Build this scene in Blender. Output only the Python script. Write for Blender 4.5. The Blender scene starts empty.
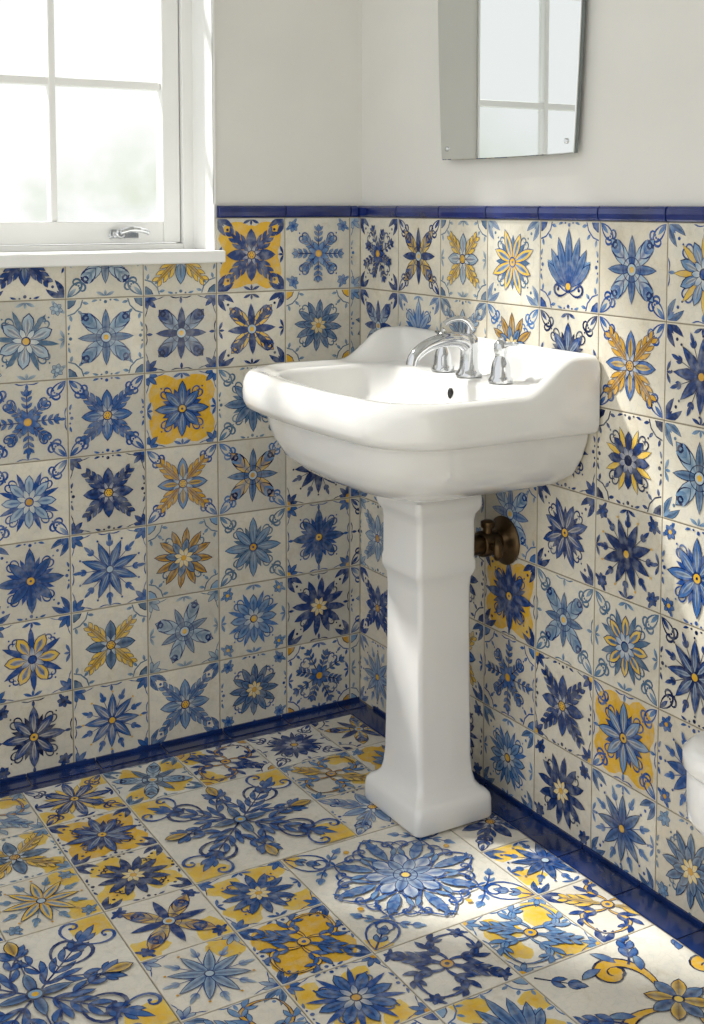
import bpy, math, random
from mathutils import Vector, Matrix
pi=math.pi; cos=math.cos; sin=math.sin
scene=bpy.context.scene
scene.view_settings.view_transform='Standard'

# ------------------------------------------------------------ helpers
def lin(c):
    out=[]
    for v in c[:3]:
        v=v/255.0
        out.append(v/12.92 if v<=0.04045 else ((v+0.055)/1.055)**2.4)
    return tuple(out)
def mixc(a,b,t): return tuple(a[i]*(1-t)+b[i]*t for i in range(3))

class MB:
    def __init__(s): s.v=[];s.f=[];s.m=[];s.c=[]
    def add(s,vs,fs,mat=0,col=(1,1,1),cols=None):
        b=len(s.v); s.v.extend(vs)
        if cols: s.c.extend(cols)
        else: s.c.extend([col]*len(vs))
        for f in fs:
            s.f.append(tuple(b+i for i in f)); s.m.append(mat)
    def box(s,x0,x1,y0,y1,z0,z1,mat=0,col=(1,1,1)):
        vs=[(x0,y0,z0),(x1,y0,z0),(x1,y1,z0),(x0,y1,z0),(x0,y0,z1),(x1,y0,z1),(x1,y1,z1),(x0,y1,z1)]
        s.add(vs,[(0,3,2,1),(4,5,6,7),(0,1,5,4),(1,2,6,5),(2,3,7,6),(3,0,4,7)],mat,col)
    def loft(s,rings,cap0=True,cap1=True,mat=0,col=(1,1,1)):
        n=len(rings[0]); vs=[p for r in rings for p in r]; fs=[]
        for k in range(len(rings)-1):
            for i in range(n):
                j=(i+1)%n
                fs.append((k*n+i,k*n+j,(k+1)*n+j,(k+1)*n+i))
        if cap0: fs.append(tuple(reversed(range(n))))
        if cap1: fs.append(tuple((len(rings)-1)*n+i for i in range(n)))
        s.add(vs,fs,mat,col)
    def lathe(s,prof,origin,axis='Z',n=28,mat=0,col=(1,1,1)):
        rings=[]
        o=Vector(origin)
        for r,h in prof:
            ring=[]
            for i in range(n):
                a=2*pi*i/n
                if axis=='Z': p=(r*cos(a),r*sin(a),h)
                elif axis=='X': p=(h,r*cos(a),r*sin(a))
                else: p=(r*sin(a),h,r*cos(a))
                ring.append(tuple(o+Vector(p)))
            rings.append(ring)
        s.loft(rings,True,True,mat,col)
    def tube(s,pts,rad,n=16,mat=0,col=(1,1,1),flat=1.0):
        pts=[Vector(p) for p in pts]
        if not isinstance(rad,(list,tuple)): rad=[rad]*len(pts)
        if len(pts)>3:
            P=[];Rr=[]
            for i in range(len(pts)-1):
                p0=pts[max(i-1,0)];p1=pts[i];p2=pts[i+1];p3=pts[min(i+2,len(pts)-1)]
                for k in range(4):
                    t=k/4
                    P.append(0.5*((2*p1)+(p2-p0)*t+(2*p0-5*p1+4*p2-p3)*t*t+(3*p1-p0-3*p2+p3)*t**3))
                    Rr.append(rad[i]*(1-t)+rad[i+1]*t)
            P.append(pts[-1]);Rr.append(rad[-1]); pts=P;rad=Rr
        rings=[]; up=None
        for i,p in enumerate(pts):
            t=(pts[min(i+1,len(pts)-1)]-pts[max(i-1,0)]).normalized()
            if up is None:
                up=Vector((0,1,0)) if abs(t.y)<0.9 else Vector((1,0,0))
            up=(up-t*up.dot(t)).normalized(); b=t.cross(up)
            r=rad[i]
            rings.append([tuple(p+up*(r*cos(2*pi*k/n))+b*(r*flat*sin(2*pi*k/n))) for k in range(n)])
        s.loft(rings,True,True,mat,col)
    def obj(s,name,mats,parent=None,smooth=False,bevel=0,segs=2,color=False,angle=None,fixn=False,**props):
        me=bpy.data.meshes.new(name); me.from_pydata(s.v,[],s.f)
        for m in mats: me.materials.append(m)
        me.polygons.foreach_set('material_index',s.m)
        if color:
            at=me.color_attributes.new('Col','FLOAT_COLOR','POINT')
            flat=[]
            for c in s.c: flat.extend((c[0],c[1],c[2],1.0))
            at.data.foreach_set('color',flat)
        if smooth: me.polygons.foreach_set('use_smooth',[True]*len(me.polygons))
        me.update()
        if fixn:
            import bmesh
            bm=bmesh.new(); bm.from_mesh(me); bmesh.ops.recalc_face_normals(bm,faces=bm.faces); bm.to_mesh(me); bm.free()
        if smooth and angle: me.set_sharp_from_angle(angle=math.radians(angle))
        o=bpy.data.objects.new(name,me); scene.collection.objects.link(o)
        if bevel:
            md=o.modifiers.new('Bevel','BEVEL'); md.width=bevel; md.segments=segs; md.limit_method='ANGLE'; md.angle_limit=math.radians(35)
        if parent: o.parent=parent
        for k,v in props.items(): o[k]=v
        return o

def empty(name,loc=(0,0,0),**props):
    o=bpy.data.objects.new(name,None); o.empty_display_size=0.05
    scene.collection.objects.link(o)
    for k,v in props.items(): o[k]=v
    return o

def mat(name,col=(200,200,200),rough=0.5,metal=0.0,coat=0.0,noise=0.0,nscale=8.0,bump=0.0,bscale=60.0,attr=False,spec=0.5,coatr=0.05):
    m=bpy.data.materials.new(name); m.use_nodes=True; nt=m.node_tree
    b=nt.nodes['Principled BSDF']
    b.inputs['Roughness'].default_value=rough; b.inputs['Metallic'].default_value=metal
    b.inputs['Coat Weight'].default_value=coat; b.inputs['Coat Roughness'].default_value=coatr
    b.inputs['Specular IOR Level'].default_value=spec
    tc=nt.nodes.new('ShaderNodeTexCoord')
    n1=nt.nodes.new('ShaderNodeTexNoise'); n1.inputs['Scale'].default_value=nscale; n1.inputs['Detail'].default_value=5
    nt.links.new(tc.outputs['Object'],n1.inputs['Vector'])
    rmp=nt.nodes.new('ShaderNodeMapRange'); rmp.inputs[1].default_value=0.3; rmp.inputs[2].default_value=0.7
    rmp.inputs[3].default_value=1.0-noise; rmp.inputs[4].default_value=1.0
    nt.links.new(n1.outputs['Fac'],rmp.inputs[0])
    mx=nt.nodes.new('ShaderNodeMix'); mx.data_type='RGBA'; mx.blend_type='MULTIPLY'; mx.inputs[0].default_value=1.0
    nt.links.new(rmp.outputs[0],mx.inputs[7])
    if attr:
        a=nt.nodes.new('ShaderNodeAttribute'); a.attribute_name='Col'
        n2=nt.nodes.new('ShaderNodeTexNoise'); n2.inputs['Scale'].default_value=70; n2.inputs['Detail'].default_value=4
        nt.links.new(tc.outputs['Object'],n2.inputs['Vector'])
        r2=nt.nodes.new('ShaderNodeMapRange'); r2.inputs[1].default_value=0.45; r2.inputs[2].default_value=0.75; r2.inputs[3].default_value=0.0; r2.inputs[4].default_value=0.36
        nt.links.new(n2.outputs['Fac'],r2.inputs[0])
        m2=nt.nodes.new('ShaderNodeMix'); m2.data_type='RGBA'
        nt.links.new(r2.outputs[0],m2.inputs[0]); nt.links.new(a.outputs['Color'],m2.inputs[6])
        m2.inputs[7].default_value=(*lin((202,206,204)),1)
        n4=nt.nodes.new('ShaderNodeTexNoise'); n4.inputs['Scale'].default_value=24; n4.inputs['Detail'].default_value=6; n4.inputs['Roughness'].default_value=.7
        nt.links.new(tc.outputs['Object'],n4.inputs['Vector'])
        r4=nt.nodes.new('ShaderNodeMapRange'); r4.inputs[1].default_value=.52; r4.inputs[2].default_value=.75; r4.inputs[3].default_value=0; r4.inputs[4].default_value=.48
        nt.links.new(n4.outputs['Fac'],r4.inputs[0])
        m4=nt.nodes.new('ShaderNodeMix'); m4.data_type='RGBA'; m4.blend_type='MULTIPLY'
        nt.links.new(r4.outputs[0],m4.inputs[0]); nt.links.new(m2.outputs[2],m4.inputs[6]); m4.inputs[7].default_value=(*lin((205,194,170)),1)
        # faint crazing lines in the glaze
        vo=nt.nodes.new('ShaderNodeTexVoronoi'); vo.feature='DISTANCE_TO_EDGE'; vo.inputs['Scale'].default_value=75
        nt.links.new(tc.outputs['Object'],vo.inputs['Vector'])
        r5=nt.nodes.new('ShaderNodeMapRange'); r5.inputs[1].default_value=0.0; r5.inputs[2].default_value=.03; r5.inputs[3].default_value=.16; r5.inputs[4].default_value=0
        nt.links.new(vo.outputs['Distance'],r5.inputs[0])
        m5=nt.nodes.new('ShaderNodeMix'); m5.data_type='RGBA'; m5.blend_type='MULTIPLY'
        nt.links.new(r5.outputs[0],m5.inputs[0]); nt.links.new(m4.outputs[2],m5.inputs[6]); m5.inputs[7].default_value=(*lin((150,138,115)),1)
        nt.links.new(m5.outputs[2],mx.inputs[6])
    else:
        mx.inputs[6].default_value=(*lin(col),1)
    nt.links.new(mx.outputs[2],b.inputs['Base Color'])
    if bump>0:
        n3=nt.nodes.new('ShaderNodeTexNoise'); n3.inputs['Scale'].default_value=bscale; n3.inputs['Detail'].default_value=3
        nt.links.new(tc.outputs['Object'],n3.inputs['Vector'])
        bp=nt.nodes.new('ShaderNodeBump'); bp.inputs['Strength'].default_value=bump; bp.inputs['Distance'].default_value=0.002
        nt.links.new(n3.outputs['Fac'],bp.inputs['Height']); nt.links.new(bp.outputs[0],b.inputs['Normal'])
    return m

M_plaster=mat('plaster',(224,222,217),0.75,noise=0.05,nscale=5,bump=0.15,bscale=40)
M_grout=mat('grout',(164,153,134),0.85,noise=0.25,nscale=30,bump=0.4,bscale=200)
M_tile=mat('painted_tile',rough=0.13,noise=0.18,nscale=12,attr=True,bump=0.3,bscale=22)
M_floortile=mat('painted_floor_tile',rough=0.16,noise=0.12,nscale=12,attr=True,bump=0.25,bscale=18)
M_blue=mat('blue_glaze',(20,44,118),0.14,coat=0.5,noise=0.5,nscale=22,bump=0.3,bscale=30)
M_blued=mat('blue_glaze_floor',(22,50,112),0.2,coat=0.3,noise=0.5,nscale=18,bump=0.3,bscale=30)
M_white=mat('white_paint',(240,240,238),0.4,noise=0.03,bump=0.05)
M_ceramic=mat('white_porcelain',(238,237,234),0.1,coat=0.6,noise=0.03,nscale=4)
M_chrome=mat('chrome',(208,210,213),0.08,metal=1.0)
M_mirror=mat('mirror_silver',(225,228,228),0.01,metal=1.0)
M_medge=mat('mirror_edge',(120,128,128),0.25,metal=0.3)
M_bronze=mat('aged_bronze',(104,84,58),0.32,metal=0.9,noise=0.4,nscale=40)
M_dark=mat('dark_hole',(18,18,20),0.6)
M_ceil=mat('ceiling_paint',(235,234,232),0.8)
M_blocker=mat('sun_blocker_paint',(200,197,190),0.8)  # used only on the added sun-blocking slab
def glassmat():
    m=bpy.data.materials.new('window_glass'); m.use_nodes=True; nt=m.node_tree
    nt.nodes.remove(nt.nodes['Principled BSDF']); out=nt.nodes['Material Output']
    t=nt.nodes.new('ShaderNodeBsdfTransparent'); t.inputs[0].default_value=(0.985,0.99,0.985,1)
    g=nt.nodes.new('ShaderNodeBsdfGlossy'); g.inputs['Roughness'].default_value=0.03
    mx=nt.nodes.new('ShaderNodeMixShader'); mx.inputs[0].default_value=0.04
    nt.links.new(t.outputs[0],mx.inputs[1]); nt.links.new(g.outputs[0],mx.inputs[2]); nt.links.new(mx.outputs[0],out.inputs[0])
    return m
M_glass=glassmat()

# ------------------------------------------------------------ tile painter
NAVY=lin((14,32,78)); DARK=lin((24,50,110)); COB=lin((32,78,152)); MID=lin((66,114,176)); LIGHT=lin((126,164,202)); PALE=lin((184,203,216)); GREY=lin((82,114,146))
GOLD=lin((234,184,52)); OCH=lin((212,160,48)); LEM=lin((240,206,96)); CREAM=lin((236,230,214))

class Tile:
    STEP=1.4e-5
    def __init__(s,mb,O,U,V,N,hs,clip=(-1,1,-1,1),mi=1,base=CREAM,pad=0.0016,hu=None):
        s.mb=mb;s.O=Vector(O);s.U=Vector(U);s.V=Vector(V);s.N=Vector(N);s.hs=hs;s.hu=hu or hs;s.h=0.0;s.mi=mi;s.inner=None
        e=pad/hs; u0,u1,v0,v1=clip
        a=[(u0+e*.4,v0+e*.4),(u1-e*.4,v0+e*.4),(u1-e*.4,v1-e*.4),(u0+e*.4,v1-e*.4)]
        b=[(u0+e*1.4,v0+e*1.4),(u1-e*1.4,v0+e*1.4),(u1-e*1.4,v1-e*1.4),(u0+e*1.4,v1-e*1.4)]
        vs=[s.W(u,v,-0.003) for u,v in a]+[s.W(u,v,-0.0004) for u,v in a]+[s.W(u,v,0) for u,v in b]
        edge=mixc(base,lin((160,145,118)),0.6)
        fs=[(i,(i+1)%4,4+(i+1)%4,4+i) for i in range(4)]+[(4+i,4+(i+1)%4,8+(i+1)%4,8+i) for i in range(4)]+[(8,9,10,11)]
        mb.add(vs,fs,mi,cols=[edge]*8+[base]*4)
        s.c=(u0+e*1.6,u1-e*1.6,v0+e*1.6,v1-e*1.6)
    def W(s,u,v,h): return tuple(s.O+s.U*(u*s.hu)+s.V*(v*s.hs)+s.N*h)
    def P(s,u,v):
        c=s.c
        return s.W(min(max(u,c[0]),c[1]),min(max(v,c[2]),c[3]),s.h)
    def _petal(s,cx,cy,a,L,W,c0,c1,vein,p,bend,n):
        s.h+=s.STEP; vs=[];cols=[]
        for i in range(n+1):
            t=i/n; d=L*t; lt=bend*L*t*t
            x=cx+cos(a)*d-sin(a)*lt; y=cy+sin(a)*d+cos(a)*lt
            w=W/2*max(sin(pi*min(t,1)**p),0)**0.8; aa=a+math.atan(2*bend*t)
            px=-sin(aa)*w; py=cos(aa)*w
            vs+= [s.P(x+px,y+py),s.P(x,y),s.P(x-px,y-py)]
            c=mixc(c0,c1,t); cols+=[c,mixc(c,vein,0.75 if vein else 0) if vein else c,mixc(c,c0,0.3)]
        fs=[]
        for i in range(n):
            b=i*3; fs+=[(b,b+1,b+4,b+3),(b+1,b+2,b+5,b+4)]
        s.mb.add(vs,fs,s.mi,cols=cols)
    def petal(s,cx,cy,a,L,W,c0,c1,vein=None,out=None,p=1.0,bend=0.0,n=6,ow=0.03):
        if out is not None: s._petal(cx-cos(a)*ow*.5,cy-sin(a)*ow*.5,a,L+ow*1.5,W+ow*1.4,out,out,None,p,bend,n)
        if s.inner and W>.17 and out is not None:
            s._petal(cx,cy,a,L,W,c0,c1,None,p,bend,n)
            s._petal(cx+cos(a)*L*.12,cy+sin(a)*L*.12,a,L*.72,W*.5,s.inner[0],s.inner[1],vein,p,bend,4)
        else: s._petal(cx,cy,a,L,W,c0,c1,vein,p,bend,n)
    def stroke(s,pts,w0,w1,c,wm=None):
        s.h+=s.STEP; vs=[]; n=len(pts)
        for i,(x,y) in enumerate(pts):
            x0,y0=pts[max(i-1,0)]; x1,y1=pts[min(i+1,n-1)]
            dx,dy=x1-x0,y1-y0; l=math.hypot(dx,dy) or 1; t=i/(n-1)
            w=(w0*(1-t)+w1*t)/2
            if wm: w+=wm/2*sin(pi*t)
            vs+=[s.P(x-dy/l*w,y+dx/l*w),s.P(x+dy/l*w,y-dx/l*w)]
        s.mb.add(vs,[(2*i,2*i+1,2*i+3,2*i+2) for i in range(n-1)],s.mi,c)
    def disc(s,cx,cy,r,c0,c1=None,n=12,jit=0,rng=None):
        s.h+=s.STEP; c1=c1 or c0
        vs=[s.P(cx,cy)];cols=[c0]
        ph=rng.random()*6 if rng else 0
        for i in range(n):
            a=2*pi*i/n; rr=r*(1+jit*sin(3*a+ph)+jit*.6*sin(5*a+2*ph))
            vs.append(s.P(cx+cos(a)*rr,cy+sin(a)*rr)); cols.append(c1)
        s.mb.add(vs,[(0,1+i,1+(i+1)%n) for i in range(n)],s.mi,cols=cols)
    def ring(s,cx,cy,r,w,c,n=24,a0=0,a1=2*pi):
        s.stroke([(cx+cos(a0+(a1-a0)*i/n)*r,cy+sin(a0+(a1-a0)*i/n)*r) for i in range(n+1)],w,w,c)
    def curl(s,x,y,a,size,d,c,w=0.05,turns=1.15,dot=True,N=14):
        pts=[];px,py=x,y;aa=a;step=size*0.3*14/N
        for i in range(N+1):
            pts.append((px,py)); t=i/N
            px+=cos(aa)*step; py+=sin(aa)*step
            aa+=d*(2*pi*turns/N)*(0.35+1.3*t); step*=0.92**(14/N)
        s.stroke(pts,w*0.4,w*0.5,c,wm=w)
        if dot: s.disc(pts[-1][0],pts[-1][1],w*0.9,c,n=8)
        return pts
    def sprig(s,x,y,a,L,bend,c0,c1,W=.09,k=3,out=None,lob=.34):
        N=10; pts=[]
        for i in range(N+1):
            t=i/N; d=L*t; lt=bend*L*t*t
            pts.append((x+cos(a)*d-sin(a)*lt,y+sin(a)*d+cos(a)*lt))
        s.stroke(pts,.026,.012,out or c0)
        for i in range(1,k+1):
            t=i/(k+.7); d=L*t; lt=bend*L*t*t
            px=x+cos(a)*d-sin(a)*lt; py=y+sin(a)*d+cos(a)*lt; aa=a+math.atan(2*bend*t)
            for sg in(1,-1): s.petal(px,py,aa+sg*.8,L*lob*(1.15-.5*t),W,c0,c1,out=out,bend=-sg*.4,p=1.2,n=5,ow=.014)
        aa=a+math.atan(2*bend*.8); d=L*.75; lt=bend*L*.75**2
        s.petal(x+cos(a)*d-sin(a)*lt,y+sin(a)*d+cos(a)*lt,aa,L*.42,W*1.3,c0,c1,out=out,p=1.2,n=5,ow=.014)
    def acanthus(s,x,y,a,L,W,bend,c0,c1,out,k=4,lob=0.45):
        for i in range(k,0,-1):
            t=i/(k+0.6); d=L*t; lt=bend*L*t*t
            px=x+cos(a)*d-sin(a)*lt; py=y+sin(a)*d+cos(a)*lt
            aa=a+math.atan(2*bend*t); l=L*lob*(1.1-0.7*t)
            for sg in(1,-1):
                s.petal(px,py,aa+sg*0.8,l,W*0.36,c0,c1,out=out,bend=-sg*0.35,p=1.2,n=5,ow=0.018)
        s.petal(x,y,a,L,W*0.42,c1,c0,vein=out,out=out,bend=bend,n=7,ow=0.018)

def corners(T,rng,kind,A,B,OUT,YC):
    for sx in(1,-1):
        for sy in(1,-1):
            a=math.atan2(-sy,-sx); x,y=sx*.96,sy*.96
            if kind==0:
                for da in(-.6,0,.6): T.petal(x,y,a+da,.3 if da else .38,.11,A,B,out=OUT,p=1.2,n=5,ow=.02)
                T.disc(x,y,.1,YC,YC,n=8)
                for sg in(1,-1): T.curl(x+cos(a+sg*.6)*.28,y+sin(a+sg*.6)*.28,a+sg*.9,.24,sg,A,w=.03)
            elif kind==1:
                for sg in(1,-1): T.curl(x,y,a+sg*.55,.38,-sg,A,w=.04)
                T.petal(x,y,a,.32,.1,A,B,n=4); T.disc(x+cos(a)*.4,y+sin(a)*.4,.03,A,n=6)
            elif kind==2:
                cx,cy=sx*.76,sy*.76
                for sg in(1,-1):T.petal(cx,cy,a+sg*1.75,.36,.08,A,B,n=4,bend=sg*.4)
                for k in range(6): T.petal(cx,cy,a+k*pi/3,.16,.1,A,B,n=4,p=1.2,out=OUT,ow=.015)
                T.disc(cx,cy,.05,YC,YC,n=8)
            elif kind==3:
                for sg in(1,-1): T.petal(x,y,a+sg*.66,.46,.13,A,B,vein=OUT,out=OUT,p=.9,bend=-sg*.35,n=6,ow=.018)
                T.petal(x,y,a,.26,.09,B,A,n=4); T.disc(sx*.68,sy*.68,.04,A,n=7)
            elif kind==4:
                T.ring(sx,sy,.42,.035,A,n=12); T.disc(sx*.96,sy*.96,.2,YC,YC,n=10); T.ring(sx,sy,.25,.025,OUT,n=10)
                for da in(-.55,0,.55): T.petal(sx+cos(a+da)*.42,sy+sin(a+da)*.42,a+da,.17,.08,A,B,n=4)
def edges(T,rng,kind,A,B):
    for k in range(4):
        a=k*pi/2; x,y=cos(a)*.95,sin(a)*.95
        if kind==0:
            for sg in(1,-1): T.petal(x,y,a+pi+sg*1.15,.26,.08,A,B,n=4,p=1.2)
            T.petal(x,y,a+pi,.16,.07,A,B,n=4)
        elif kind==1:
            T.disc(x*.95,y*.95,.045,A,n=8)
            for sg in(1,-1): T.disc(x-sin(a)*sg*.13,y+cos(a)*sg*.13,.03,A,n=6); T.petal(x-sin(a)*sg*.2,y+cos(a)*sg*.2,a+sg*pi/2,.16,.06,A,B,n=4,bend=.3*sg)
        elif kind==2:
            for sg in(1,-1): T.curl(x,y,a+pi+sg*1.3,.24,sg,A,w=.03,dot=False)
            T.petal(x,y,a+pi,.18,.08,A,B,n=4)

def motif(T,rng,style,yel,big=0.0):
    tone=rng.random()
    OUT=rng.choice([NAVY,DARK,NAVY])
    if tone<.42: cb,lt=rng.choice([(DARK,COB),(NAVY,COB),(COB,MID)])
    elif tone<.8: cb,lt=rng.choice([(COB,LIGHT),(MID,LIGHT),(GREY,LIGHT)]); OUT=DARK if rng.random()<.5 else NAVY
    else: cb,lt=rng.choice([(LIGHT,PALE),(MID,PALE),(GREY,PALE)]); OUT=rng.choice([COB,DARK])
    la=cb if cb is not LIGHT else COB
    Y0=rng.choice([GOLD,OCH,GOLD]); Y1=LEM
    T.inner=rng.choice([None,(PALE,lt),(lt,cb),None,(CREAM,lt)])
    if yel==2:
        for k in range(4):
            a=pi/4+k*pi/2; T.disc(cos(a)*.62,sin(a)*.62,.47,Y1 if k%2 else Y0,Y0,jit=.05,rng=rng,n=16)
        T.disc(0,0,.8,Y0,GOLD,n=16)
    rot=rng.choice([0,pi/8,0,0])+rng.uniform(-.04,.04)
    YC=Y0 if rng.random()<.5 else lt
    if yel==2: YC=CREAM
    corners(T,rng,rng.randrange(5),la,lt,OUT,YC if rng.random()<.5 else la)
    edges(T,rng,rng.randrange(4),la,lt)
    p0,p1=cb,lt; q0,q1=la,la
    if yel==1:
        m=rng.random()
        if m<.4: q0,q1=Y0,Y1
        elif m<.8: p0,p1=Y0,Y1
        else: q0,q1=Y0,OCH; T.inner=(Y1,Y0)
    R=rng.uniform(.72,.86)+big
    if style in(0,1,4,6):
        for k in range(4):
            a=pi/4+k*pi/2
            for sg in(1,-1): T.curl(cos(a)*.42,sin(a)*.42,a+sg*1.0,.22,-sg,la,w=.028,dot=False)
            T.disc(cos(a)*.8,sin(a)*.8,.026,la,n=6)
    if style==0:
        n=8
        for k in range(n): T.petal(0,0,rot+(k+.5)*2*pi/n,R*.78,.14,q0,q1,n=5,out=OUT if yel else None,ow=.018)
        for k in range(n): T.petal(0,0,rot+k*2*pi/n,R*(1 if k%2==0 else .88),.215,p0,p1,vein=OUT,out=OUT,p=1.15)
        T.disc(0,0,.13,OUT); T.disc(0,0,.095,Y0); T.disc(0,0,.035,OUT,n=6)
    elif style==1:
        n=rng.choice([6,8,8])
        for k in range(n):
            a=rot+(k+.5)*2*pi/n
            T.petal(0,0,a,R*1.0,.13,q0,q1,n=5,p=1.3,out=OUT if yel else None,ow=.018)
        for k in range(n): T.petal(0,0,rot+k*2*pi/n,R*.82,2.1*R*.82/n*1.15,p0,p1,vein=OUT,out=OUT,p=1.7)
        for k in range(n): T.petal(0,0,rot+(k+.5)*2*pi/n,R*.4,.12,CREAM,lt,n=5,out=OUT,p=1.4,ow=.018)
        T.disc(0,0,.12,OUT); T.disc(0,0,.085,Y0 if yel!=1 else cb)
    elif style==2:
        for k in range(4): T.petal(0,0,k*pi/2,R*.85,.26,p0,p1,vein=OUT,out=OUT,p=1.1)
        for k in range(4): T.acanthus(0,0,pi/4+k*pi/2,R*1.12,.26,0,q0,lt if yel!=1 else q1,OUT,k=3)
        for k in range(8): T.petal(0,0,pi/8+k*pi/4,.3,.08,CREAM,p1,n=4,out=OUT,ow=.015)
        T.disc(0,0,.13,OUT); T.disc(0,0,.1,Y0)
        for k in range(6): T.disc(cos(k*pi/3)*.06,sin(k*pi/3)*.06,.016,OUT,n=6)
    elif style==3:
        for sg in(1,-1):
            T.curl(0,-.6,pi/2-sg*1.2,.62,sg,la,w=.06); T.curl(0,-.55,-pi/2+sg*.9,.34,sg,OUT,w=.045)
            T.sprig(0,-.4,pi/2-sg*1.25,.75,sg*.3,la,lt,k=3)
        for k in(-3,3,-2,2,-1,1,0):
            T.petal(0,-.5,pi/2+k*.36,(1.3-.14*abs(k)),.2,p0 if k%2 else q0,p1,vein=OUT,out=OUT,p=1.3,bend=-k*.06)
        T.disc(0,-.46,.12,OUT); T.disc(0,-.46,.08,Y0)
    elif style==4:
        n=8
        for k in range(n):
            a=rot+k*2*pi/n; L=R*1.05 if k%2==0 else R*.85
            T.stroke([(0,0),(cos(a)*L,sin(a)*L)],.035,.025,OUT)
            for j in(.42,.62,.8):
                for sg in(1,-1): T.petal(cos(a)*L*j,sin(a)*L*j,a+sg*.75,.19,.07,q0,lt if yel!=1 else q1,n=4,out=OUT,ow=.012)
            T.petal(cos(a)*L*.78,sin(a)*L*.78,a,.2,.1,p0,p1,out=OUT,n=5,ow=.018)
        for k in range(n): T.petal(0,0,rot+(k+.5)*2*pi/n,.34,.14,p0,p1,out=OUT,n=5,ow=.018)
        T.disc(0,0,.1,Y0,OCH)
    elif style==5:
        for k in range(4):
            a=rot+pi/4+k*pi/2
            T.petal(0,0,a,R*1.08,.34,PALE if yel!=1 else Y1,lt if yel!=1 else Y0,vein=la,out=OUT,p=1.2)
            for sg in(1,-1):
                T.curl(cos(a)*.34,sin(a)*.34,a+sg*.8,.32,-sg,OUT,w=.035)
                T.petal(cos(a)*.5,sin(a)*.5,a+sg*.75,.3,.09,la,lt,n=4,bend=-sg*.3)
        for k in range(4): T.petal(0,0,rot+k*pi/2,R*.85,.17,cb,lt,vein=OUT,out=OUT,p=.9)
        T.ring(0,0,.26,.02,OUT,n=18)
        T.disc(0,0,.15,OUT); T.disc(0,0,.12,PALE); T.disc(0,0,.07,Y0)
    elif style==6:
        for k in range(12): T.petal(0,0,rot+k*pi/6,R*.95,.17,q0 if yel==1 else cb,q1 if yel==1 else lt,vein=OUT,out=OUT,p=1.4)
        for k in range(8): T.petal(0,0,rot+k*pi/4+.2,R*.6,.17,p0,p1,vein=OUT,out=OUT,p=1.3)
        for k in range(8): T.petal(0,0,rot+k*pi/4,R*.33,.12,CREAM,Y1,out=OUT,n=4,ow=.015)
        T.disc(0,0,.08,Y0,OCH)
    elif style==7:
        for k in range(8): T.sprig(0,0,rot+(k+.5)*pi/4,R*.95,0,la,lt,W=.07,k=2,lob=.26)
        for k in range(8): T.petal(0,0,rot+k*pi/4,R*.9,.19,p0,p1,vein=OUT,out=OUT,p=.85)
        for k in range(8): T.disc(cos(rot+k*pi/4)*R*.98,sin(rot+k*pi/4)*R*.98,.03,Y0 if yel else la,n=7)
        T.disc(0,0,.11,OUT); T.disc(0,0,.08,Y0 if rng.random()<.6 else PALE)
    elif style==8:
        for k in range(2):
            b=pi/4+k*pi
            for sg in(1,-1):
                pts=[]
                for i in range(15):
                    t=i/14; rr=.1+.95*t; aa=b+sg*(.9*sin(t*pi)*.9)
                    pts.append((cos(aa)*rr,sin(aa)*rr))
                T.stroke(pts,.03,.03,OUT,wm=.09); T.stroke(pts,.0,.0,lt if not yel else Y0,wm=.07)
                for i in(4,7,10):
                    x,y=pts[i]; aa=math.atan2(pts[i+1][1]-y,pts[i+1][0]-x)
                    T.petal(x,y,aa+sg*.8,.34,.12,cb,lt,out=OUT,bend=-sg*.3,n=5,ow=.018)
                    T.petal(x,y,aa-sg*.9,.24,.09,cb,lt,out=OUT,bend=sg*.3,n=5,ow=.018)
        for k in range(2):
            a=-pi/4+k*pi
            T.acanthus(0,0,a,.95,.3,0,p0,p1,OUT,k=3,lob=.5)
        T.disc(0,0,.15,OUT);T.disc(0,0,.12,Y0);T.disc(0,0,.05,cb)

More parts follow.
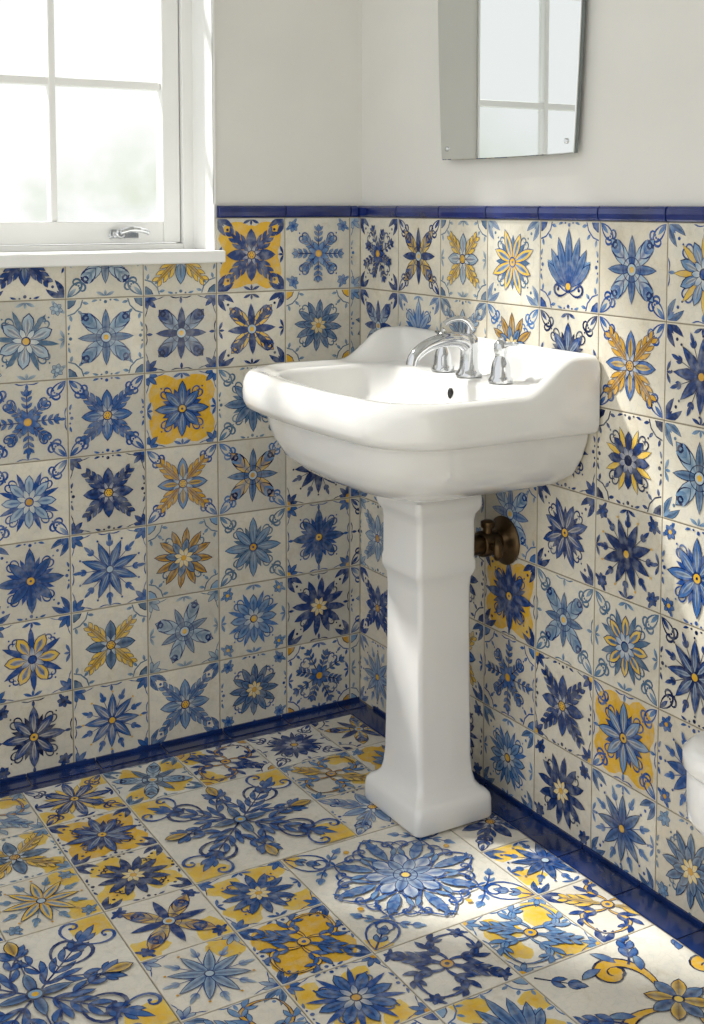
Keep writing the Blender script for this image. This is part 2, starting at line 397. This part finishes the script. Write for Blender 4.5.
def medallion(T,rng,kind):
    OUT=NAVY; T.inner=None
    if kind==0:
        for sx in(1,-1):
            for sy in(1,-1):
                T.disc(sx*.97,sy*.97,.2,GOLD,LEM,jit=.12,rng=rng)
                a=math.atan2(-sy,-sx)
                T.sprig(sx*.97,sy*.97,a,.36,0,COB,LIGHT,W=.05,k=2,out=DARK)
                for sg in(1,-1):
                    T.curl(sx*.97,sy*.97,a+sg*.75,.36,-sg,COB,w=.022)
                    T.sprig(sx*.6,sy*.6,a+pi+sg*1.3,.34,sg*.3,COB,LIGHT,W=.045,k=2,out=None)
        for k in range(8):
            a=k*pi/4; L=.6 if k%2==0 else .52
            for sg in(1,-1):
                pts=[]
                for i in range(13):
                    t=i/12; rr=.3+L*.95*t; aa=a+sg*.33*sin(t*pi)
                    pts.append((cos(aa)*rr,sin(aa)*rr))
                T.stroke(pts,.012,.012,COB,wm=.026)
                T.curl(cos(a+sg*.28)*.62,sin(a+sg*.28)*.62,a+sg*.9,.16,sg,COB,w=.02)
                T.petal(cos(a+sg*.26)*.42,sin(a+sg*.26)*.42,a+sg*.35,.17,.055,MID,LIGHT,n=4,out=DARK,ow=.012,bend=sg*.3)
            T.petal(cos(a)*.36,sin(a)*.36,a,L*.8,.12,LIGHT,MID,vein=COB,out=DARK,n=6,ow=.015,p=.9)
            for j in(.5,.64,.78):
                for sg in(1,-1): T.petal(cos(a)*j,sin(a)*j,a+sg*.8,.11,.04,COB,MID,n=4)
            if k%2==0: T.disc(cos(a+.39)*.8,sin(a+.39)*.8,.035,GOLD,OCH,n=8)
        for k in range(8):
            a=k*pi/4+pi/8; T.petal(cos(a)*.16,sin(a)*.16,a,.27,.15,CREAM,LIGHT,vein=COB,out=COB,p=1.5,ow=.018)
        for k in range(8): T.petal(0,0,k*pi/4,.33,.12,PALE,MID,vein=DARK,out=DARK,p=1.3,ow=.015)
        T.ring(0,0,.13,.012,DARK)
        T.disc(0,0,.07,DARK);T.disc(0,0,.045,LEM)
    elif kind==1:
        for k in range(4):
            a=pi/4+k*pi/2
            T.disc(cos(a)*1.2,sin(a)*1.2,.26,GOLD,LEM,jit=.2,rng=rng)
            T.sprig(0,0,a,1.0,0,COB,MID,W=.06,k=5,out=DARK,lob=.24)
            for sg in(1,-1):
                T.sprig(cos(a)*.2,sin(a)*.2,a+sg*.62,.6,sg*.6,COB,MID,W=.055,k=3,out=DARK,lob=.3)
                T.curl(cos(a)*.45,sin(a)*.45,a+sg*1.0,.3,-sg,DARK,w=.03)
                T.curl(cos(a)*.85,sin(a)*.85,a+sg*1.5,.26,-sg,COB,w=.025)
        for k in range(4):
            a=k*pi/2
            T.petal(cos(a)*.66,sin(a)*.66,a,.27,.12,GOLD,LEM,vein=OUT,out=OUT,p=1.2,ow=.014)
            T.stroke([(cos(a)*.1,sin(a)*.1),(cos(a)*.66,sin(a)*.66)],.02,.015,DARK)
            T.petal(0,0,a,.34,.1,COB,LIGHT,vein=OUT,out=OUT,ow=.014)
        T.disc(0,0,.09,OUT);T.disc(0,0,.065,LIGHT);T.disc(0,0,.035,GOLD)
    else:
        for k in range(4):
            a=pi/4+k*pi/2
            T.sprig(cos(a)*1.3,sin(a)*1.3,a+pi,.42,0,COB,MID,W=.06,k=2,out=NAVY)
        for k in range(4):
            a=k*pi/2+.15; x,y=cos(a)*.2,sin(a)*.2
            for (cl,w) in((NAVY,.115),(GOLD,.078)):
                pts=T.curl(x,y,a-.5,.44,1,cl,w=w,turns=1.2,N=22)
            for i in(4,8,12):
                px,py=pts[i]; aa=math.atan2(pts[i+1][1]-py,pts[i+1][0]-px)
                T.petal(px,py,aa-1.0,.24,.085,COB,LIGHT,out=OUT,n=5,ow=.014,bend=.3)
            px,py=pts[6]; T.sprig(px,py,a-1.0,.46,.3,COB,MID,W=.065,k=3,out=DARK)
        for k in range(8): T.petal(0,0,k*pi/4,.3,.13,LEM if k%2 else COB,GOLD if k%2 else LIGHT,vein=OUT,out=OUT,p=1.3,ow=.014)
        T.disc(0,0,.06,OUT);T.disc(0,0,.04,LEM)

S=0.15; TT=0.008
TOPZ=1.05
# ------------------------------------------------------------ wall_back (window wall, plane y=0)
rng=random.Random(11)
WX0,WX1=-1.16,-0.34; WZ0,WZ1=0.965,2.47; CZ=2.72; XL=-1.75; YN=-2.75; WT=0.17
mb=MB()
mb.box(WX1,WT,0,WT,0,CZ,0); mb.box(XL,WX0,0,WT,0,CZ,0)
mb.box(WX0,WX1,0,WT,0,WZ0,0); mb.box(WX0,WX1,0,WT,WZ1,CZ,0)
mb.box(WX1,0,-TT+.0022,0.0005,0,TOPZ,1); mb.box(XL,WX1,-TT+.0022,0.0005,0,WZ0-.001,1)
OFF=-0.034; SB=.1535
plan_b={(1,0):2,(2,0):1,(1,1):1,(2,2):2,(1,3):1,(2,3):1,(2,4):1,(4,5):1,(3,5):1,(3,6):1,(7,2):1,(6,4):1,(5,1):1}
styles_b={(0,0):4,(1,0):2,(0,1):6,(1,1):5,(2,1):5,(3,1):5,(4,1):1,(2,2):0,(3,2):2,(4,2):4,(2,3):2,(1,3):5,(3,3):2,(4,3):1,(0,3):7,(2,4):6,(1,4):0,(3,4):7,(4,4):0,(0,4):0,(0,5):6,(1,5):1,(2,5):5,(3,5):2,(4,5):1,(0,6):4,(1,6):6,(2,6):2,(3,6):7,(4,6):0,(2,0):2,(3,0):5,(4,0):2}
for c in range(-1,10):
    for r in range(7):
        cx=OFF-SB*(c+.5); cz=TOPZ-S*(r+.5)
        u0=-1;u1=1;v1=1
        if c==-1: u1=(-TT-cx)/(SB/2)
        if c>=1 and r==0 : v1=(WZ0-.002-cz)/(S/2)
        clip=(u0,u1,-1,v1)
        if c==1 and r==0: clip=(-1,1,-1,1)
        base=mixc(CREAM,lin((206,202,190)),rng.random()*.9)
        T=Tile(mb,(cx,-TT,cz),(1,0,0),(0,0,1),(0,-1,0),S/2,clip,mi=2,base=base,hu=SB/2)
        motif(T,rng,styles_b.get((c,r),rng.choice([0,1,2,4,5,6,7])),plan_b.get((c,r),0))
mb.obj('wall_back',[M_plaster,M_grout,M_tile],color=True,kind='structure',label='window wall, grey-white plaster above hand-painted blue and yellow tiles')

# ------------------------------------------------------------ wall_right (plane x=0)
rng=random.Random(8)
mb=MB()
mb.box(0,WT,YN,0,0,CZ,0); mb.box(-TT+.0022,0.0005,YN,-TT,0,TOPZ,1)
plan_r={(1,0):1,(2,0):1,(3,0):1,(6,0):1,(3,1):1,(5,1):1,(5,2):1,(3,4):2,(5,3):1,(5,4):1,(5,5):2,(1,2):1,(7,2):1,(8,4):1,(9,1):1,(2,5):1}
styles_r={(0,0):4,(1,0):5,(2,0):2,(3,0):0,(4,0):3,(5,0):5,(6,0):1,(5,1):2,(6,1):7,(5,2):1,(6,2):5,(4,3):0,(5,3):7,(6,3):0,(5,4):1,(6,4):7,(5,5):0,(4,4):5,(4,5):2,(4,6):6,(5,6):7,(6,5):7,(6,6):6,(3,1):6}
for c in range(14):
    for r in range(7):
        cy=-.007-S*(c+.5); cz=TOPZ-S*(r+.5)
        base=mixc(CREAM,lin((224,214,194)),rng.random()*.9)
        T=Tile(mb,(-TT,cy,cz),(0,-1,0),(0,0,1),(-1,0,0),S/2,mi=2,base=base)
        motif(T,rng,styles_r.get((c,r),rng.choice([0,1,2,4,5,6,7])),plan_r.get((c,r),0))
mb.obj('wall_right',[M_plaster,M_grout,M_tile],color=True,kind='structure',label='plaster wall above hand-painted blue and yellow tiles')

mb=MB(); mb.box(XL,WT,YN-.15,YN,0,CZ); mb.obj('wall_front',[M_plaster],kind='structure',label='plain plaster wall opposite the window')

# ------------------------------------------------------------ floor
rng=random.Random(29)
mb=MB()
mb.box(XL,WT,YN,WT,-.1,-.002,0)
FX=-.015; FY=-.065
blocks={(1,3):0,(5,3):1,(0,6):2,(2,1):1}
used=set()
for (i,j),k in blocks.items():
    used.update({(i,j),(i+1,j),(i,j+1),(i+1,j+1)})
    cx=FX-S*(i+1); cy=FY-S*(j+1)
    u1=1
    if i==0: u1=(-.065-cx)/S
    T=Tile(mb,(cx,cy,0),(1,0,0),(0,1,0),(0,0,1),S,(-1,u1,-1,1),mi=1,base=mixc(CREAM,lin((240,236,226)),.5))
    medallion(T,rng,k)
fy={(2,0):1,(3,0):2,(4,1):2,(0,4):2,(0,3):0,(3,2):1,(4,2):2,(3,3):2,(3,4):2,(4,4):1,(4,3):1,(3,5):2,(2,5):0,(1,5):2,(0,5):1,(4,0):1,(6,5):1,(5,5):2,(2,6):2,(3,1):1,(4,5):1,(2,7):1,(3,6):1,(3,7):2,(4,6):2}
for i in range(11):
    for j in range(17):
        if (i,j) in used: continue
        cx=FX-S*(i+.5); cy=FY-S*(j+.5); u1=1
        if i==0: u1=(-.065-cx)/(S/2)
        T=Tile(mb,(cx,cy,0),(1,0,0),(0,1,0),(0,0,1),S/2,(-1,u1,-1,1),mi=1,base=mixc(lin((240,236,226)),lin((232,224,208)),rng.random()))
        y=fy.get((i,j),rng.choice([0,1,1,2,0]))
        if y==2 and rng.random()<.5:
            for q in range(4): T.disc(rng.uniform(.3,.8)*(1 if q%2 else -1),rng.uniform(.3,.8)*(1 if q<2 else -1),rng.uniform(.28,.46),GOLD,LEM,jit=.18,rng=rng,n=18)
            y=0
        elif y==1 and rng.random()<.7:
            for q in range(3): T.disc(rng.choice([-1,1])*.7,rng.choice([-1,1])*.7,.38,GOLD,LEM,jit=.2,rng=rng,n=18)
        motif(T,rng,rng.choice([0,1,2,2,5,6,7,3,5,8,8,8]),y,big=.08)
mb.obj('floor',[M_grout,M_floortile],color=True,kind='structure',label='floor of large ornate blue, yellow and white painted tiles')

# ------------------------------------------------------------ ceiling
mb=MB(); mb.box(XL,WT,YN,WT,CZ,CZ+.1); mb.obj('ceiling',[M_ceil],kind='structure',label='plain white ceiling')
mb=MB()  # added out-of-view slab, keeps direct sun off the upper plaster
def blocker_outline(y): return [(-.40,y,1.83),(-1.02,y,3.07),(.6,y,3.07),(.6,y,1.83)]
mb.loft([blocker_outline(.30),blocker_outline(.34)]); mb.obj('sun_blocker',[M_blocker],fixn=True,kind='structure',label='pale unseen slab added outside the window to block sun')

# ------------------------------------------------------------ blue cap trims
def capprof():
    return [(0.0005,1.0505),(-.011,1.0505),(-.0135,1.0535),(-.0145,1.0615),(-.0135,1.0695),(-.010,1.0735),(0.0005,1.0745)]
mb=MB(); g=.0012
x=-.015
first=True
while x>WX1+.001:
    x1=OFF if first else x-SB
    first=False
    x1=max(x1,WX1+.003)
    pr=capprof()
    mb.loft([[(x-g,p[0],p[1]) for p in pr],[(x1+g,p[0],p[1]) for p in pr]]); x=x1
    if x<=WX1+.004: break
mb.obj('trim_1',[M_blue],bevel=.001,fixn=True,kind='structure',label='glossy cobalt-blue cap tiles along the window wall')
mb=MB(); y=-.001
while y>-2.2:
    y1=y-S if y<-.01 else -.007-S
    pr=capprof()
    mb.loft([[(p[0],y-g,p[1]) for p in pr],[(p[0],y1+g,p[1]) for p in pr]]); y=y1
mb.obj('trim_2',[M_blue],bevel=.001,fixn=True,kind='structure',label='glossy cobalt-blue cap tiles along the wall')

# ------------------------------------------------------------ blue base borders
mb=MB()
x=-.066
while x>XL+.1:
    x1=x-S*.9; mb.box(x1+g,x-g,-.046+g,-.0125,-.001,.0012); mb.box(x1+g,x-g,-.0120,-.0078,.0,.008); x=x1
mb.box(-.066+g,-.012,-.046+g,-.0125,-.001,.0012); mb.box(-.066+g,-.012,-.0120,-.0078,0,.008)
mb.box(XL+.1,-.012,-.0655,-.0462,-.0019,-.0006)
mb.obj('baseboard_back',[M_blued],bevel=.0006,kind='structure',label='dark blue glazed border tiles where the window wall meets floor')
mb=MB(); y=-.067
while y>-2.3:
    y1=y-S*.9; mb.box(-.065+g,-.0125,y1+g,y-g,-.001,.0012); mb.box(-.0120,-.0078,y1+g,y-g,0,.008); y=y1
mb.obj('baseboard_right',[M_blued],bevel=.0006,kind='structure',label='cobalt blue glazed border tiles where wall meets floor')

# ------------------------------------------------------------ window
mb=MB()
fy0,fy1=.098,.155
FB,FT=.985,WZ1
mb.box(WX1-.026,WX1,fy0,fy1,FB,FT); mb.box(WX0,WX0+.026,fy0,fy1,FB,FT)
mb.box(WX0+.026,WX1-.026,fy0,fy1,FT-.03,FT); mb.box(WX0+.026,WX1-.026,fy0,fy1,FB,FB+.012)
win=mb.obj('window_1',[M_white],bevel=.002,kind='structure',label='white painted wooden multi-pane window with bright garden daylight')
mb=MB(); mb.box(WX1-.0035,WX1-.0002,-.003,.098,.9865,WZ1-.001); mb.box(WX1-.0035,WX1+.0012,-.004,-.0003,1.077,WZ1-.001)
mb.obj('reveal_lining',[M_white],win)
mb=MB()
sx0,sx1=WX0+.028,WX1-.028; sz0,sz1=FB+.014,FT-.032
sy0,sy1=.108,.145
st=.037
mb.box(sx1-st,sx1,sy0,sy1,sz0,sz1); mb.box(sx0,sx0+st,sy0,sy1,sz0,sz1)
mb.box(sx0+st,sx1-st,sy0,sy1,sz0,sz0+.044); mb.box(sx0+st,sx1-st,sy0,sy1,sz1-.04,sz1)
gx0,gx1=sx0+st,sx1-st; gz0,gz1=sz0+.044,sz1-.04
cols=3; w=.224
for k in range(1,cols+1): mb.box(gx1-w*k-.007,gx1-w*k+.007,sy0+.006,sy1-.006,gz0,gz1)
rows=5; h=(gz1-gz0)/rows
for k in range(1,rows): mb.box(gx0,gx1,sy0+.008,sy1-.008,gz0+h*k-.008,gz0+h*k+.008)
mb.obj('sash',[M_white],win,bevel=.0025)
mb=MB(); mb.box(gx0-.004,gx1+.004,.125,.128,gz0-.004,gz1+.004); mb.obj('glass_pane',[M_glass],win)
mb=MB(); mb.box(WX0-.02,WX1+.010,-.030,.0,.962,.986); mb.box(WX0+.001,WX1-.001,-.001,.10,.9655,.986)
mb.obj('window_sill',[M_white],win,bevel=.003)
mb=MB()
lx=-.490; lz=1.018
mb.box(lx-.030,lx+.030,.1035,.1078,lz-.009,lz+.009)
mb.lathe([(.010,0),(.010,-.010),(.007,-.013)],(lx-.012,.1035,lz),axis='Y',n=16)
mb.tube([(lx-.012,.093,lz+.003),(lx+.012,.088,lz+.009),(lx+.038,.088,lz+.005),(lx+.046,.089,lz)],[.0062,.006,.005,.004])
mb.tube([(lx-.03,.096,lz-.006),(lx-.036,.092,lz-.004)],[.005,.004])
mb.obj('window_latch',[M_chrome],win,bevel=.001,label='chrome window latch')

# ------------------------------------------------------------ mirror
mir=empty('wall_mirror',label='frameless silvered mirror with gently curved edges, clipped on plaster wall',category='mirror')
def mshape(x,inset=0):
    zb,zt=1.160,1.93; yc=-.514; pts=[]
    def hw(t): return .188+.020*sin(pi*(t*.9+.05))-.003 - inset
    N=16
    for i in range(N+1):
        t=i/N; pts.append((x,yc+hw(t),zb+inset+(zt-zb-2*inset)*t))
    for i in range(1,10):
        t=i/10; w=hw(1); pts.append((x,yc+w*(1-2*t),zt-inset+.018*sin(pi*t)))
    for i in range(N+1):
        t=1-i/N; pts.append((x,yc-hw(t),zb+inset+(zt-zb-2*inset)*t))
    for i in range(1,10):
        t=i/10; w=hw(0); pts.append((x,yc-w*(1-2*t),zb+inset-.002*sin(pi*t)))
    return pts
mb=MB(); mb.loft([mshape(-.010),mshape(-.0165)]); mb.obj('mirror_back',[M_medge],mir,fixn=True)
mb=MB(); mb.loft([mshape(-.0168),mshape(-.0188),mshape(-.0198,.0012)]); mb.obj('mirror_glass',[M_mirror],mir,fixn=True)
mb=MB(); mb.box(-.010,-.0003,-.60,-.42,1.3,1.8); mb.obj('mounting_bracket',[M_medge],mir)
for yy in(-.344,-.686):
    mb=MB(); mb.lathe([(.0045,0),(.0045,-.002),(.003,-.0035)],(-.0199,yy,1.180),axis='X',n=14)
    mb.obj('mirror_clip',[M_chrome],mir,smooth=True,angle=40)

# ------------------------------------------------------------ sink
def rr(x0,x1,yc,hy,rf,rb,z,lift=0.0,nF=22,nC=10,nS=30,nB=18,bow=0.0):
    y0,y1=yc-hy,yc+hy; P=[]
    def seg(a,b,n):
        for i in range(n): t=i/n; P.append((a[0]*(1-t)+b[0]*t,a[1]*(1-t)+b[1]*t))
    def arc(cx,cy,r,a0,a1):
        for i in range(nC): t=i/nC; a=a0+(a1-a0)*t; P.append((cx+r*cos(a),cy+r*sin(a)))
    seg((x0,y1-rf),(x0,y0+rf),nF); arc(x0+rf,y0+rf,rf,pi,1.5*pi)
    seg((x0+rf,y0),(x1-rb,y0),nS); arc(x1-rb,y0+rb,rb,1.5*pi,2*pi)
    seg((x1,y0+rb),(x1,y1-rb),nB); arc(x1-rb,y1-rb,rb,0,.5*pi)
    seg((x1-rb,y1),(x0+rf,y1),nS); arc(x0+rf,y1-rf,rf,.5*pi,pi)
    out=[]
    for x,y in P:
        t=min(max((x+.165)/.105,0),1); t=t*t*(3-2*t)
        k=min(max((x1-x)/(x1-x0),0),1)
        xx=x-bow*k*k*max(0,1-((y-yc)/hy)**2)
        out.append((xx,y,z+.057*lift*t))
    return out
YC=-.476; BK=-.0095; BW=.022
def rs(*a,**k): return rr(*a,bow=BW,**k)
sink=empty('pedestal_sink',label='white porcelain pedestal sink with raised curved backsplash, standing on painted tiles',category='sink')
R=[rr(-.222,-.088,-.486,.066,.02,.02,.5795),
   rr(-.233,-.065,-.484,.080,.03,.02,.5815),
   rr(-.277,-.028,-.482,.137,.06,.02,.591),
   rs(-.316,-.012,-.479,.194,.09,.015,.609),
   rs(-.343,BK,-.477,.235,.105,.012,.633),
   rs(-.356,BK,YC,.255,.105,.01,.663),
   rs(-.361,BK,YC,.264,.10,.008,.690),
   rs(-.363,BK,YC,.267,.10,.008,.702),
   rs(-.364,BK,YC,.268,.10,.008,.7045),
   rs(-.382,BK,YC,.285,.10,.008,.7075),
   rs(-.391,BK,YC,.291,.10,.008,.713),
   rs(-.396,BK,YC,.294,.10,.008,.725),
   rs(-.397,BK,YC,.294,.10,.008,.740,.3),
   rs(-.396,BK,YC,.294,.10,.008,.757,1),
   rs(-.392,BK-.001,YC,.291,.099,.008,.769,1),
   rs(-.385,BK-.003,YC,.286,.096,.009,.7765,1),
   rs(-.377,BK-.008,YC,.279,.093,.012,.778,1),
   rs(-.369,BK-.014,YC,.272,.09,.014,.777,.93),
   rs(-.363,BK-.018,YC,.264,.088,.016,.775,.60),
   rs(-.358,BK-.022,YC,.257,.086,.02,.7735,.25),
   rs(-.354,BK-.030,YC,.249,.086,.022,.7725,.07),
   rs(-.351,-.052,YC,.243,.088,.03,.772,0),
   rs(-.349,-.093,YC,.238,.09,.05,.7718,0),
   rs(-.346,-.098,YC,.234,.09,.05,.769,0),
   rs(-.342,-.102,YC,.229,.09,.05,.762,0),
   rs(-.337,-.107,YC,.222,.09,.05,.745,0),
   rs(-.327,-.115,YC,.208,.08,.055,.718,0),
   rr(-.312,-.130,YC,.180,.07,.06,.690,0),
   rr(-.285,-.155,YC,.13,.06,.055,.670,0),
   rr(-.25,-.19,YC,.06,.028,.028,.662,0),
   rr(-.23,-.21,YC,.012,.009,.009,.660,0)]
mb=MB(); mb.loft(R); basin=mb.obj('basin',[M_ceramic],sink,smooth=True,angle=70,fixn=True)
mb=MB(); mb.lathe([(.02,0),(.02,.003),(.014,.004)],(-.22,YC,.661),n=20); mb.obj('drain',[M_chrome],sink,smooth=True,angle=40,label='chrome drain')
mb=MB()
ovr=[]
for dx,k in((.002,1),(-.0015,1),(-.003,.75)):
    ovr.append([(-.1085+dx,-.487+.0062*k*cos(2*pi*i/20),.744+.0095*k*sin(2*pi*i/20)) for i in range(20)])
mb.loft(ovr)
mb.obj('overflow_hole',[M_dark],sink,label='dark overflow opening')
def sq(cx,cy,hx,hy,r,z):
    P=[]
    for (qx,qy,a0) in((-1,-1,pi),(1,-1,1.5*pi),(1,1,0),(-1,1,.5*pi)):
        for i in range(6):
            a=a0+.5*pi*i/5; P.append((cx+qx*(hx-r)+r*cos(a),cy+qy*(hy-r)+r*sin(a),z))
    return P
px,py=-.157,-.492
prof=[(.079,.089,.012,.0045),(.081,.091,.012,.009),(.081,.091,.014,.036),(.079,.089,.014,.045),(.073,.083,.014,.052),(.066,.074,.013,.057),(.061,.067,.012,.065),(.058,.063,.011,.080),(.0565,.059,.010,.105),
      (.0555,.057,.010,.20),(.0545,.0555,.010,.33),(.0545,.0555,.010,.41),(.056,.057,.010,.430),(.0605,.061,.010,.438),(.0622,.0627,.010,.446),(.0622,.0627,.010,.458),(.0602,.0607,.010,.466),(.0602,.0607,.010,.530),(.0620,.0625,.010,.542),(.0675,.0685,.011,.550),(.0695,.0705,.011,.558),(.0695,.0705,.011,.573),(.063,.064,.011,.5785)]
mb=MB(); mb.loft([sq(px,py,a,b,r,z) for a,b,r,z in prof]); mb.obj('pedestal',[M_ceramic],sink,smooth=True,angle=55,fixn=True)

# ------------------------------------------------------------ faucet
fa=empty('faucet',label='chrome widespread faucet with curved spout and lever handles on sink deck',category='faucet')
fx,fyy,fz=-.073,-.493,.7735
mb=MB()
mb.lathe([(.024,0),(.0245,.004),(.021,.008),(.0175,.014),(.016,.03),(.0155,.048),(.0165,.058),(.0155,.067),(.011,.073),(.006,.076)],(fx,fyy,fz))
mb.tube([(fx+.006,fyy,fz+.040),(fx-.004,fyy,fz+.055),(fx-.022,fyy,fz+.065),(fx-.048,fyy,fz+.067),(fx-.078,fyy,fz+.062),(fx-.100,fyy,fz+.053),(fx-.116,fyy,fz+.040),(fx-.121,fyy,fz+.026)],[.0145,.0145,.0135,.0125,.0115,.011,.0105,.0108])
mb.lathe([(.006,0),(.0065,.006),(.0045,.012),(.0045,.018)],(fx,fyy,fz+.072),n=14)
mb.tube([(fx+.006,fyy-.001,fz+.084),(fx-.004,fyy,fz+.097),(fx-.018,fyy+.004,fz+.103),(fx-.036,fyy+.010,fz+.099),(fx-.044,fyy+.013,fz+.093)],[.0055,.0055,.005,.0045,.0055],n=12)
mb.obj('spout',[M_chrome],fa,smooth=True,angle=50)
for k,yy in enumerate((-.412,-.585)):
    mb=MB(); x0=fx
    mb.lathe([(.021,0),(.0215,.004),(.019,.009),(.0175,.012),(.0165,.026),(.0145,.034),(.0105,.042),(.0095,.048),(.0115,.052),(.0125,.058),(.0115,.066),(.007,.071),(.004,.073),(.0045,.076),(.0015,.079)],(x0,yy,fz))
    o=mb.obj('handle',[M_chrome],fa,smooth=True,angle=50)
    mb=MB(); sg=1 if k==0 else -1
    mb.tube([(x0,yy,fz+.061),(x0+.004,yy+sg*.016,fz+.066),(x0+.008,yy+sg*.030,fz+.068),(x0+.010,yy+sg*.036,fz+.067)],[.006,.005,.0055,.003],n=12,flat=.7)
    mb.obj('lever',[M_chrome],o,smooth=True,angle=50)

# ------------------------------------------------------------ plumbing
pl=empty('drain_pipe',label='aged bronze drain pipe and stop valve behind the pedestal',category='pipe')
dy,dz=-.518,.474
mb=MB(); mb.lathe([(.043,-.0083),(.044,-.012),(.040,-.016),(.028,-.020),(.023,-.024),(.0205,-.027)],(0,dy,dz),axis='X',n=32); mb.obj('wall_flange',[M_bronze],pl,smooth=True,angle=40)
mb=MB(); mb.tube([(-.020,dy,dz),(-.094,dy,dz)],.018); mb.lathe([(.0215,-.045),(.0235,-.048),(.0235,-.062),(.0215,-.065)],(0,dy,dz),axis='X')
mb.obj('pipe',[M_bronze],pl,smooth=True,angle=40)
mb=MB(); mb.tube([(-.052,dy-.004,dz+.014),(-.052,dy-.006,dz+.032)],[.009,.008]); mb.lathe([(.012,.031),(.013,.034),(.013,.041),(.007,.044)],(-.052,dy-.006,dz),n=16)
mb.tube([(-.055,dy-.018,dz),(-.055,dy-.036,dz-.002)],[.007,.007]); mb.tube([(-.055,dy-.036,dz-.020),(-.055,dy-.040,dz-.010),(-.055,dy-.040,dz+.004),(-.055,dy-.036,dz+.016)],[.004,.009,.009,.004])
mb.obj('stop_valve',[M_bronze],pl,smooth=True,angle=40)

# ------------------------------------------------------------ toilet
to=empty('wall_hung_toilet',label='white porcelain wall-hung toilet with closed rounded lid beside tiled wall',category='toilet')
yc=-1.485
mb=MB(); bk=-.0095
mb.loft([rr(-.15,bk,yc,.08,.05,.01,.20),rr(-.18,bk,yc,.10,.07,.01,.27),rr(-.24,bk,yc,.125,.09,.01,.345),rr(-.30,bk,yc,.145,.09,.01,.378),rr(-.362,bk,yc,.162,.06,.01,.390),rr(-.382,bk,yc,.172,.05,.01,.398),rr(-.390,bk,yc,.175,.05,.01,.41),rr(-.390,bk,yc,.175,.05,.01,.455),rr(-.385,bk,yc,.170,.05,.01,.460)])
mb.obj('toilet_bowl',[M_ceramic],to,smooth=True,angle=60,fixn=True)
mb=MB(); mb.loft([rr(-.390,-.06,yc,.175,.05,.03,.4605),rr(-.394,-.055,yc,.178,.05,.03,.466),rr(-.394,-.055,yc,.178,.05,.03,.482),rr(-.386,-.062,yc,.171,.05,.03,.490)])
mb.obj('toilet_lid',[M_ceramic],to,smooth=True,angle=60,fixn=True)

# ------------------------------------------------------------ lights / world
w=bpy.data.worlds.new('World'); scene.world=w; w.use_nodes=True; nt=w.node_tree
bg=nt.nodes['Background']; tc=nt.nodes.new('ShaderNodeTexCoord')
ns=nt.nodes.new('ShaderNodeTexNoise'); ns.inputs['Scale'].default_value=11; ns.inputs['Detail'].default_value=4
nt.links.new(tc.outputs['Generated'],ns.inputs['Vector'])
sep=nt.nodes.new('ShaderNodeSeparateXYZ'); nt.links.new(tc.outputs['Generated'],sep.inputs[0])
mr=nt.nodes.new('ShaderNodeMapRange'); mr.inputs[1].default_value=-.03; mr.inputs[2].default_value=.09; mr.inputs[3].default_value=1; mr.inputs[4].default_value=0
nt.links.new(sep.outputs[2],mr.inputs[0])
m2=nt.nodes.new('ShaderNodeMapRange'); m2.inputs[1].default_value=.45; m2.inputs[2].default_value=.62; nt.links.new(ns.outputs['Fac'],m2.inputs[0])
mu=nt.nodes.new('ShaderNodeMath'); mu.operation='MULTIPLY'; nt.links.new(mr.outputs[0],mu.inputs[0]); nt.links.new(m2.outputs[0],mu.inputs[1])
mx=nt.nodes.new('ShaderNodeMix'); mx.data_type='RGBA'; nt.links.new(mu.outputs[0],mx.inputs[0])
mx.inputs[6].default_value=(.995,1,1,1); mx.inputs[7].default_value=(.60,.68,.50,1)
nt.links.new(mx.outputs[2],bg.inputs['Color']); bg.inputs['Strength'].default_value=1.14
sd=bpy.data.lights.new('sun','SUN'); sd.energy=6.8; sd.angle=math.radians(4.0); sd.color=(1,.98,.94)
so=bpy.data.objects.new('sun',sd); scene.collection.objects.link(so)
so.rotation_euler=Vector((.5,-.63,-1)).to_track_quat('-Z','Y').to_euler()

# ------------------------------------------------------------ camera
cd=bpy.data.cameras.new('camera'); cd.sensor_width=36; cd.lens=1250*36/1024; cd.clip_start=.01
cam=bpy.data.objects.new('camera',cd); scene.collection.objects.link(cam); scene.camera=cam
cam.location=(-1.365,-2.284,1.076)
h=math.radians(30.42); p=math.radians(4.5)
fwd=Vector((sin(h)*cos(p),cos(h)*cos(p),-sin(p)))
cam.rotation_euler=fwd.to_track_quat('-Z','Y').to_euler()
cd.shift_y=-(512-303)/1024
